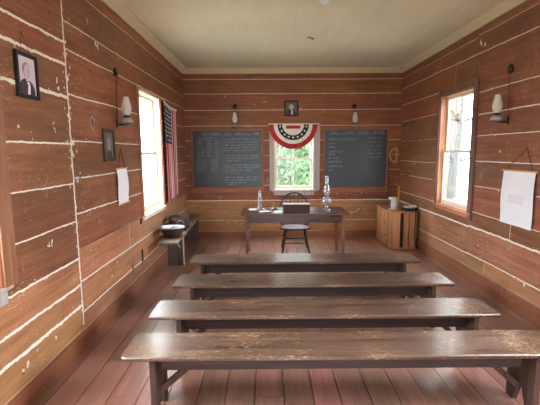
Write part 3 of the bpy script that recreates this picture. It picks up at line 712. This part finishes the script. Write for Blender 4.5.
def write_right(mb, R):
    words(mb, R, 1.20, 2.28, 2.02, .055, 5, .006)
    words(mb, R, 1.18, 1.70, 1.92, .03, 6, .005)
    mb.box(1.17, 1.75, .0118, .0128, 1.905, 1.909, mt['chalkline'], T=R)
    for z, b in ((1.83, 1.33), (1.76, 1.38), (1.67, 1.48), (1.62, 1.30), (1.545, 1.38), (1.47, 1.44), (1.385, 1.50), (1.31, 1.34)): words(mb, R, 1.185, b, z, .036, int(z * 90), .0052)
    for k, z in enumerate((1.93, 1.85, 1.78, 1.70, 1.63, 1.56)): words(mb, R, 1.96 + .02 * (k % 3), 2.24 - .03 * (k % 2), z, .034, 77 + k, .004)
blackboard('framed blackboard left of the far window, covered in chalk columns and paragraphs', -1.508, -.095, .965, 2.13, write_left)
blackboard('framed blackboard right of the far window with a chalk word list', 1.085, 2.365, .952, 2.13, write_right)

# ------------------------------------------------------------------ wooden protractor
t = thing('wall_protractor', 'large half-round wooden protractor hung beside the right-hand blackboard', 'protractor', TB(2.56, 0, 1.46)); R = rel(TB, TB(2.56, 0, 1.46))
mb = MB(); k = 20
for i in range(k):
    a, b = PI / 2 + PI * i / k, PI / 2 + PI * (i + 1) / k
    P_ = lambda r, q: (2.53 + r * math.cos(q) * 1.0, 1.605 + r * math.sin(q))
    mb.prism([P_(.155, a), P_(.155, b), P_(.12, b), P_(.12, a)], .004, .014, mt['protractor'], R)
mb.build('arc', t)
mb = MB(); mb.box(2.512, 2.55, .004, .014, 1.45, 1.76, mt['protractor'], T=R); mb.build('straight_edge', t)

# ------------------------------------------------------------------ wall lamps
def wall_lamp(label, T, u, zt, dl, out=.13, drop=.52):
    """iron disc high on the wall, wire, bracket arm with glass chimney; dl shifts the lamp along the wall"""
    loc = T(u, 0, zt); R = rel(T, loc)
    t = thing('wall_lamp', label, 'lamp', loc, group='oil lamps in wall brackets')
    mb = MB()
    pr = [(0, .034), (.036, .03), (.043, .018), (.038, .005), (0, .001)]
    vs = []; fs = []; n = 18
    for r, d in pr:
        for k in range(n): a = 2 * PI * k / n; vs.append(R(u + r * math.cos(a), d, zt + 1.1 * r * math.sin(a)))
    for i in range(len(pr) - 1):
        for k in range(n): fs.append((i * n + k, i * n + (k + 1) % n, (i + 1) * n + (k + 1) % n, (i + 1) * n + k))
    mb.add(vs, fs, mt['iron'], smooth=True); mb.build('wall_disc', t)
    zb = zt - drop
    mb = MB(); mb.tube([R(u, .03, zt), R(u + .01, .012, zt - .15), R(u, .010, zb)], .0028, mt['string'], 6); mb.build('wire', t)
    mb = MB(); mb.box(u - .014, u + .014, .001, .009, zb - .06, zb + .03, mt['iron'], T=R, b=.002)
    mb.tube([R(u, .012, zb - .03), R(u + dl * .5, out * .6, zb - .035), R(u + dl, out, zb - .03)], .008, mt['iron'], 8)
    mb.build('bracket', t)
    c = R(u + dl, out, zb - .03)
    mb = MB(); mb.lathe([(0, .0), (.035, .0), (.058, .012), (.062, .03), (.055, .05), (.03, .066), (.022, .07)], mt['fontglass'], c, 20); mb.build('oil_font', t)
    mb = MB(); mb.lathe([(.0, -.004), (.04, -.004), (.066, .008), (.068, .016), (.060, .014)], mt['steel'], c, 20); mb.build('cup', t)
    mb = MB(); mb.lathe([(.022, .070), (.03, .078), (.032, .092), (0, .092)], mt['iron'], c, 16); mb.build('burner', t)
    mb = MB(); mb.lathe([(.026, .0925), (.046, .13), (.052, .165), (.047, .2), (.034, .25), (.027, .285)], mt['milk'], c, 20); mb.build('chimney', t)
    return t
wall_lamp('oil lamp in an iron bracket on the left wall before the window', TL, 4.33, 2.545, -.05)
wall_lamp('oil lamp in an iron bracket on the right wall above the hanging scroll', TR, 4.33, 2.55, .0, out=.13)
wall_lamp('oil lamp on the back wall above the left-hand blackboard', TB, -.638, 2.565, 0, drop=.385)
wall_lamp('oil lamp on the back wall above the right-hand blackboard', TB, 1.671, 2.553, 0, drop=.385)

# ------------------------------------------------------------------ pictures
def ell(cx, cz, rx, rz, n=20, a0=0, a1=2 * PI): return [(cx + rx * math.cos(a0 + (a1 - a0) * i / n), cz + rz * math.sin(a0 + (a1 - a0) * i / n)) for i in range(n if a1 - a0 > 6.2 else n + 1)]
def picture(label, T, u0, u1, z0, z1, fr, frame_m, bgm, kind, out=.022, flip=1):
    cu = (u0 + u1) / 2; loc = T(cu, 0, z0); R = rel(T, loc)
    t = thing('framed_portrait' if kind != 'plain' else 'framed_picture', label, 'picture', loc)
    for (a, b, c, d) in ((u0, u1, z1 - fr, z1), (u0, u1, z0, z0 + fr), (u0, u0 + fr, z0 + fr, z1 - fr), (u1 - fr, u1, z0 + fr, z1 - fr)):
        mb = MB(); mb.box(a, b, .002, out, c, d, frame_m, T=R, b=.003); mb.build('frame_rail', t)
    mb = MB(); mb.box(u0 + fr - .003, u1 - fr + .003, .003, .010, z0 + fr - .003, z1 - fr + .003, bgm, T=R)
    W, H = (u1 - u0 - 2 * fr), (z1 - z0 - 2 * fr); zc = z0 + fr
    def lay(pts, m, k): mb.prism([(cu + flip * x * W, zc + z * H) for x, z in pts], .010 + .0004 * (k - 1) + .00005, .010 + .0004 * k, m, R)
    if kind != 'plain':
        lay([(-.46, 0), (.44, 0), (.42, .18), (.30, .32), (.10, .40), (-.16, .42), (-.36, .34), (-.45, .2)], mt['photo_dark'], 1)
        lay([(-.03, .0), (.12, .0), (.16, .22), (.10, .40), (-.08, .40)], mt['photo_white'], 2)
        lay([(-.46, 0), (-.02, 0), (.03, .26), (-.10, .41), (-.3, .36)], mt['photo_dark'], 3)
        lay(ell(-.03, .66, .23, .20), mt['photo_shade'], 4)      # hair
        lay(ell(.03, .61, .18, .20), mt['photo_skin'], 5)        # face
        lay(ell(-.15, .60, .04, .05, 10), mt['photo_skin'], 6)   # ear
        lay([(-.04, .655), (.03, .66), (.03, .64), (-.04, .638)], mt['photo_dark'], 6); lay([(.09, .66), (.15, .655), (.15, .638), (.09, .64)], mt['photo_dark'], 6)
        lay([(.055, .63), (.10, .56), (.05, .555)], mt['photo_shade'], 6); lay([(.0, .505), (.12, .505), (.11, .492), (.01, .492)], mt['photo_dark'], 6)
        lay([(-.05, .38), (.03, .36), (.12, .39), (.12, .33), (.03, .35), (-.05, .32)], mt['photo_dark'], 6)
    else:
        lay(ell(0, .55, .2, .28), mt['photo_shade'], 1); lay([(-.35, 0), (.35, 0), (.2, .3), (-.2, .3)], mt['photo_dark'], 2)
    mb.build('photograph', t)
    return t
picture('black-framed portrait of a man in a dark coat on the near left wall', TL, 2.625, 2.868, 2.066, 2.360, .025, mt['blackpaint'], mt['photo_bg'], 'man', out=.022)
picture('small dark framed picture on the left wall beneath the wall lamp', TL, 3.92, 4.20, 1.607, 1.932, .035, mt['brownframe'], mt['photo_dim'], 'plain')
picture('small dark red framed portrait centred above the far window', TB, .312, .594, 2.368, 2.672, .035, mt['maroon'], mt['photo_dim'], 'man')
mb = MB(); mb.tube([TL(2.69, .012, 2.362), TL(2.73, .006, 2.50), TL(2.80, .012, 2.362)], .0015, mt['string'], 5); tag(mb.build('hanging_wire'), 'thin wire holding up the black-framed portrait', 'wire')

# ------------------------------------------------------------------ hanging scrolls
def scroll(label, T, u0, u1, z0, z1, apex, curl=.02, marks=True, dz=0):
    loc = T((u0 + u1) / 2, 0, z1); R = rel(T, loc)
    t = thing('hanging_scroll', label, 'scroll', loc, group='paper scrolls hung on the side walls')
    mb = MB(); nu, nz = 8, 24; vs = []; fs = []
    def S(i, j):
        u = u0 + (u1 - u0) * i / nu; z = z1 + (z0 - z1) * j / nz + (dz * (i / nu) if j else 0)
        return u, .014 + .010 * math.sin(PI * j / nz) + curl * max(0, j / nz - .8) * 2 * (.3 + abs(i / nu - .5)) + .003 * math.sin(i * 1.3 + j * .3), z
    for j in range(nz + 1):
        for i in range(nu + 1): vs.append(R(*S(i, j)))
    for j in range(nz):
        for i in range(nu): fs.append((j * (nu + 1) + i, j * (nu + 1) + i + 1, (j + 1) * (nu + 1) + i + 1, (j + 1) * (nu + 1) + i))
    mb.add(vs, fs, mt['paper'], smooth=True)
    if marks:
        w_ = u1 - u0; h_ = z1 - z0
        for (a, b, c, d) in [(.1, .9, .1, .11), (.1, .9, .88, .89), (.1, .115, .11, .88), (.885, .9, .11, .88)] + [(.2, .8, .2 + .04 * k, .206 + .04 * k) for k in range(4)] + [(.25, .75, .42, .60), (.2, .7, .68, .69), (.2, .8, .74, .75), (.2, .6, .8, .81)]:
            nn = 6; vs = []
            for k in range(nn + 1):
                zf = c + (d - c) * k / nn; j = zf * nz
                for uf in (a, b):
                    u, n, z = S(uf * nu, j); vs.append(R(u, n + .005, z))
            mb.add(vs, [(2 * k, 2 * k + 1, 2 * k + 3, 2 * k + 2) for k in range(nn)], mt['papermark'])
    mb.build('paper_sheet', t)
    mb = MB(); mb.tube([R(u0 - .025, .014, z1 + .004), R(u1 + .025, .014, z1 + .004)], .009, mt['dowel'], 8); mb.build('top_rod', t)
    if not marks: mb = MB(); mb.tube([R(u0 - .015, .02, z0), R(u1 + .015, .02, z0)], .009, mt['dowel'], 8); mb.build('bottom_rod', t)
    mb = MB(); mb.tube([R(u0 + .05, .014, z1 + .01), R(apex[0], .006, apex[1]), R(u1 - .05, .014, z1 + .01)], .0032, mt['string'], 5); mb.build('cord', t)
    return t
scroll('white paper scroll with faint print hanging on the right wall', TR, 3.80, 4.33, .905, 1.475, (3.97, 1.72), dz=0)
scroll('narrow white paper scroll hanging on the left wall by the small picture', TL, 4.21, 4.52, 1.135, 1.52, (4.38, 1.745), marks=False)

# ------------------------------------------------------------------ flag and bunting
t = thing('american_flag', 'red, white and blue flag hanging upright on the left wall past the window', 'flag', (XL + .035, 6.16, 2.47))
mb = MB(); nu, nz = 78, 50; Wf, Hf = .86, 1.56
def FP(i, j):
    u = i / nu; v = j / nz; amp = .003 + .003 * v
    y = u * Wf * (1 - .12 * v) + .05 * v * (u < 2)
    x = .0 + amp * math.sin(u * 2 * PI * 4.5 + v * 1.2) + .0008 * math.sin(u * 2 * PI * 9 + 2)
    z = -Hf * v - .05 * (u * (1 - v)) - .03 * math.sin(u * PI) * (1 - v) + .05 * u * v + .012 * math.sin(u * 30) * v
    return (x, y, z)
groups = {'w': [], 'r': [], 'b': []}
vs = [FP(i, j) for j in range(nz + 1) for i in range(nu + 1)]
for j in range(nz):
    for i in range(nu):
        f = (j * (nu + 1) + i, j * (nu + 1) + i + 1, (j + 1) * (nu + 1) + i + 1, (j + 1) * (nu + 1) + i)
        st = i // 6
        if j < nz * .4 and st < 7: groups['b'].append(f)
        else: groups['r' if st % 2 == 0 else 'w'].append(f)
mb.add(vs, groups['r'], mt['red'], smooth=True); mb.add(vs, groups['w'], mt['flagwhite'], smooth=True); mb.add(vs, groups['b'], mt['blue'], smooth=True)
for r in range(9):                                      # stars
    for c in range(6 if r % 2 == 0 else 5):
        ci = 42 * ((c + .5) / 6 if r % 2 == 0 else (c + 1) / 6); cj = nz * .4 * (r + .7) / 9.6
        p0 = Vector(FP(ci, cj)); pts = []
        for k in range(10):
            a = 2 * PI * k / 10; rr = 2.4 if k % 2 == 0 else 1.1
            pi_ = Vector(FP(ci + rr * math.cos(a), cj + rr * .31 * math.sin(a) * 1.05)); pts.append(pi_ + Vector((.0035, 0, 0)))
        mb.add(pts, [tuple(range(10))], mt['cream'])
mb.build('cloth', t, fix=False)
mb = MB(); vs = [FP(i, 0) for i in range(nu + 1)]; v2 = [(x, y, z - .03) for x, y, z in vs]
q = [(x + .004, y, z + .01) for x, y, z in vs] + [(x + .004, y, z - .02) for x, y, z in vs]
mb.add(q, [(i, i + 1, nu + 2 + i, nu + 1 + i) for i in range(nu)], mt['cream'], smooth=True); mb.build('heading_band', t, fix=False)
mb = MB(); mb.tube([(-.05, -.05, .03), (.0, -.01, .025), (.03, .03, .02)], .010, mt['yellow'], 8); mb.tube([(-.052, .02, .02), (-.05, .03, .11)], .008, mt['yellow'], 8); mb.build('hanging_peg', t)

t = thing('bunting_fan', 'pleated red, white and blue bunting swag across the top of the far window', 'bunting', TB(.487, .05, 2.215)); loc = TB(.487, .05, 2.215)
mb = MB(); na, nr = 64, 20
def BP(a, r):
    th = PI + PI * a; rx, rz = .47, .47
    return (rx * r * math.cos(th) , -.006 - .012 * r * math.sin(a * 2 * PI * 11), rz * r * math.sin(th) * (1.0))
ringcol = lambda r: ('cream' if r < .24 else 'cream' if r < .46 else 'blue' if r < .63 else 'cream' if r < .82 else 'red')
vs = [BP(i / na, j / nr) for j in range(nr + 1) for i in range(na + 1)]
by = {}
for j in range(nr):
    for i in range(na): by.setdefault(ringcol((j + .5) / nr), []).append((j * (na + 1) + i, j * (na + 1) + i + 1, (j + 1) * (na + 1) + i + 1, (j + 1) * (na + 1) + i))
for k_, fs in by.items(): mb.add(vs, fs, mt[k_], smooth=True)
for k in range(9):
    a = (k + .5) / 9; c = BP(a, .545); pts = []
    for q in range(10):
        rr = .028 if q % 2 == 0 else .012; an = 2 * PI * q / 10; pts.append((c[0] + rr * math.cos(an), -.024, c[2] + rr * math.sin(an)))
    mb.add(pts, [tuple(range(10))], mt['cream'])
mb.box(-.14, .14, -.026, -.02, -.085, -.025, mt['red'])
mb.build('pleated_cloth', t, fix=False)
mb = MB(); mb.box(-.48, .48, -.012, .02, -.002, .014, mt['cream'], b=.002); mb.build('top_band', t)

# ------------------------------------------------------------------ small fixtures
mb = MB(); mb.lathe([(0, -.05), (.03, -.047), (.048, -.03), (.05, -.012), (.046, -.001), (0, -.001)], mt['lampwhite'], (.594, 4.32, ZC), 24)
tag(mb.build('smoke_detector'), 'small round white fixture on the ceiling', 'detector')
mb = MB(); mb.tube([(.55, 5.72, ZC - .004), (.58, 5.70, ZC - .010), (.62, 5.74, ZC - .012), (.64, 5.70, ZC - .03), (.61, 5.68, ZC - .04)], .007, mt['iron'], 6)
tag(mb.build('ceiling_hook'), 'small dark metal hook screwed into the ceiling', 'hook')
mb = MB(); mb.box(4.93, 4.965, .001, .014, .79, .86, mt['iron'], T=TL, b=.003); tag(mb.build('wall_peg'), 'short dark wooden peg below the left wall window corner', 'peg')
mb = MB(); mb.box(4.92, 4.96, .001, .012, .31, .46, mt['iron'], T=TL, b=.003); tag(mb.build('wall_block'), 'small dark block low on the left wall before the side bench', 'block')
mb = MB(); mb.box(4.56, 4.62, .001, .006, .25, .39, mt['trim_brown'], T=TL, b=.002); tag(mb.build('wall_plate'), 'small grey patch plate low on the left wall near the floor', 'plate')

# ------------------------------------------------------------------ outdoors
mb = MB(); mb.box(-40, 40, -30, 60, -.62, -.6, mt['grass']); mb.build('ground', kind='structure')
mb = MB(); mb.box(-9, 9, 8.15, 40, -.599, -.58, mt['leaf2']); mb.build('ground_planting', kind='structure')
rnd = random.Random(21)
def frond(mb, base, az, tilt, L, m, n=18, wl=.34):
    """a palm fan: narrow folded leaflets radiating from the end of a stalk"""
    d = Vector((math.cos(az) * math.cos(tilt), math.sin(az) * math.cos(tilt), math.sin(tilt)))
    tip = Vector(base) + d * L; side = d.cross(Vector((0, 0, 1))).normalized(); up = side.cross(d)
    mb.tube([base, tuple(tip)], [.014, .008], m, 5)
    for i in range(n):
        a = (i / (n - 1) - .5) * 3.6; dr = d * math.cos(a) + side * math.sin(a)
        sl = wl * (1.0 - .25 * abs(a) / 1.8); per = dr.cross(up).normalized() * .014
        p1 = tip + dr * sl * .55 + up * .01; p2 = tip + dr * sl - Vector((0, 0, sl * .22))
        mb.add([tip, p1 + per, p2, p1 - per], [(0, 1, 2, 3)], m)
def palm(label, x, y, h, nf, seed, L=.9, wl=.5):
    r = random.Random(seed); t = thing('fan_palm', label, 'palm', (x, y, -.6), group='fan palms outside the far window')
    mb = MB(); mb.tube([(0, 0, 0), (.04, .02, h * .5), (0, 0, h)], [.16, .13, .11], mt['bark'], 10); mb.build('trunk', t)
    mb = MB()
    for i in range(nf): frond(mb, (0, 0, h), 2 * PI * i / nf * 2.4 + r.uniform(-.3, .3), r.uniform(-.6, 1.1), L * r.uniform(.7, 1.1), mt['leaf'], 18, wl * r.uniform(.8, 1.1))
    mb.build('fronds', t, fix=False)
palm('fan palm outside the far window on its left', -.95, 11.3, 1.75, 60, 1, .75, .55)
palm('fan palm outside the far window on its right', 1.85, 11.4, 1.8, 60, 2, .75, .55)
for k, (x, y) in enumerate(((-.85, 9.1), (.6, 9.0), (2.05, 9.1))):
    palm(['low palm clump just below the far window at its left', 'low palm clump at the middle below the far window', 'low palm clump just below the far window at its right'][k], x, y, .35 + .12 * (k % 3), 40, 60 + k, .34, .38)
def tree(label, x, y, h, seed, crown_r=0.0, leaves=0, lean=.1, r0=.12, group='trees outside the windows'):
    r = random.Random(seed); t = thing('tree', label, 'tree', (x, y, -.6), group=group)
    mb = MB(); P0 = []
    for k in range(7): P0.append((lean * k / 6 * h * .2 + r.gauss(0, .04) * (k > 0), r.gauss(0, .05) * (k > 0), h * k / 6))
    mb.tube(P0, [r0 * (1 - .11 * k) for k in range(7)], mt['bark'], 10); mb.build('trunk', t)
    for k in range(16):
        mb = MB()
        b = Vector(P0[r.randint(2, 6)]); a = r.uniform(0, 2 * PI); L = r.uniform(.6, 1.6)
        e = b + Vector((math.cos(a) * L, math.sin(a) * L, r.uniform(.2, 1.0))); m_ = b.lerp(e, .5) + Vector((r.gauss(0, .1), r.gauss(0, .1), r.gauss(.05, .1)))
        mb.tube([b, m_, e], [.03, .018, .008], mt['bark'], 5); mb.build('branch', t)
    if leaves:
        mb = MB(); cz = h * .8
        for _ in range(leaves):
            v = Vector((r.gauss(0, 1), r.gauss(0, 1), r.gauss(0, 1))).normalized() * crown_r * r.random() ** .33; c = v + Vector((0, 0, cz)); c.z = max(.2, c.z * 1)
            q = Vector((r.gauss(0, 1), r.gauss(0, 1), r.gauss(0, 1))).normalized(); s = q.cross(Vector((.3, .2, 1))).normalized() * .06; q = q * .11
            mb.add([c - q, c + s, c + q, c - s], [(0, 1, 2, 3)], mt['leaf2'])
        mb.build('foliage', t, fix=False)
for i, (x, y, h) in enumerate(((5.55, 12.0, 6.5), (6.6, 14.2, 7), (4.75, 10.0, 6), (8.2, 17.6, 8))):
    tree(['pale bare tree standing nearest to the right window', 'tall pale bare tree behind the others at right', 'slim bare tree outside the right window', 'farthest bare tree outside the right window', 'bare tree at the near edge of the right window'][i], x, y, h, 30 + i)
for i, (x, y, h, cr) in enumerate(((-4.2, 25, 7.4, 2.0), (2.2, 25, 8, 2.2), (7.2, 24, 7, 1.9))):
    tree(['leafy tree beyond the palms, seen at left of the far window', 'leafy tree beyond the palms, seen at centre of the far window', 'leafy tree beyond the palms, seen at right of the far window'][i], x, y, h, 50 + i, cr, 1500)

# clipped hedge closing the garden behind the palms
mb = MB(); nx, nz = 60, 16; vs = []; fs = []
for j in range(nz + 1):
    for i in range(nx + 1):
        x, z = -3.3 + 8.3 * i / nx, -.6 + 4.4 * j / nz; vs.append((x, 14.2 + .35 * noise.noise(Vector((x * 1.3, z * 1.3, 0))) + (.5 if j == nz else 0), z + .25 * noise.noise(Vector((x * .8, z, 5)))))
for j in range(nz):
    for i in range(nx): fs.append((j * (nx + 1) + i, j * (nx + 1) + i + 1, (j + 1) * (nx + 1) + i + 1, (j + 1) * (nx + 1) + i))
fs2 = len(vs); vs += [(x, y + 1.2, z) for x, y, z in vs]; fs += [tuple(i + fs2 for i in reversed(f)) for f in fs]
mb.add(vs, fs, mt['leaf2'], smooth=True); r = random.Random(9)
for _ in range(7000):
    c = Vector((r.uniform(-3.2, 4.9), 14.1 + r.gauss(0, .12), r.uniform(-.4, 3.9))); c.y += .35 * noise.noise(Vector((c.x * 1.3, c.z * 1.3, 0)))
    q = Vector((r.gauss(0, 1), r.gauss(0, .5), r.gauss(0, 1))).normalized(); sd = q.cross(Vector((.3, 1, .2))).normalized() * .05; q = q * .10
    mb.add([c - q, c + sd, c + q, c - sd], [(0, 1, 2, 3)], mt['leaf2'])
tag(mb.build('hedge', fix=False), 'tall leafy green hedge closing the view beyond the palms', 'hedge')
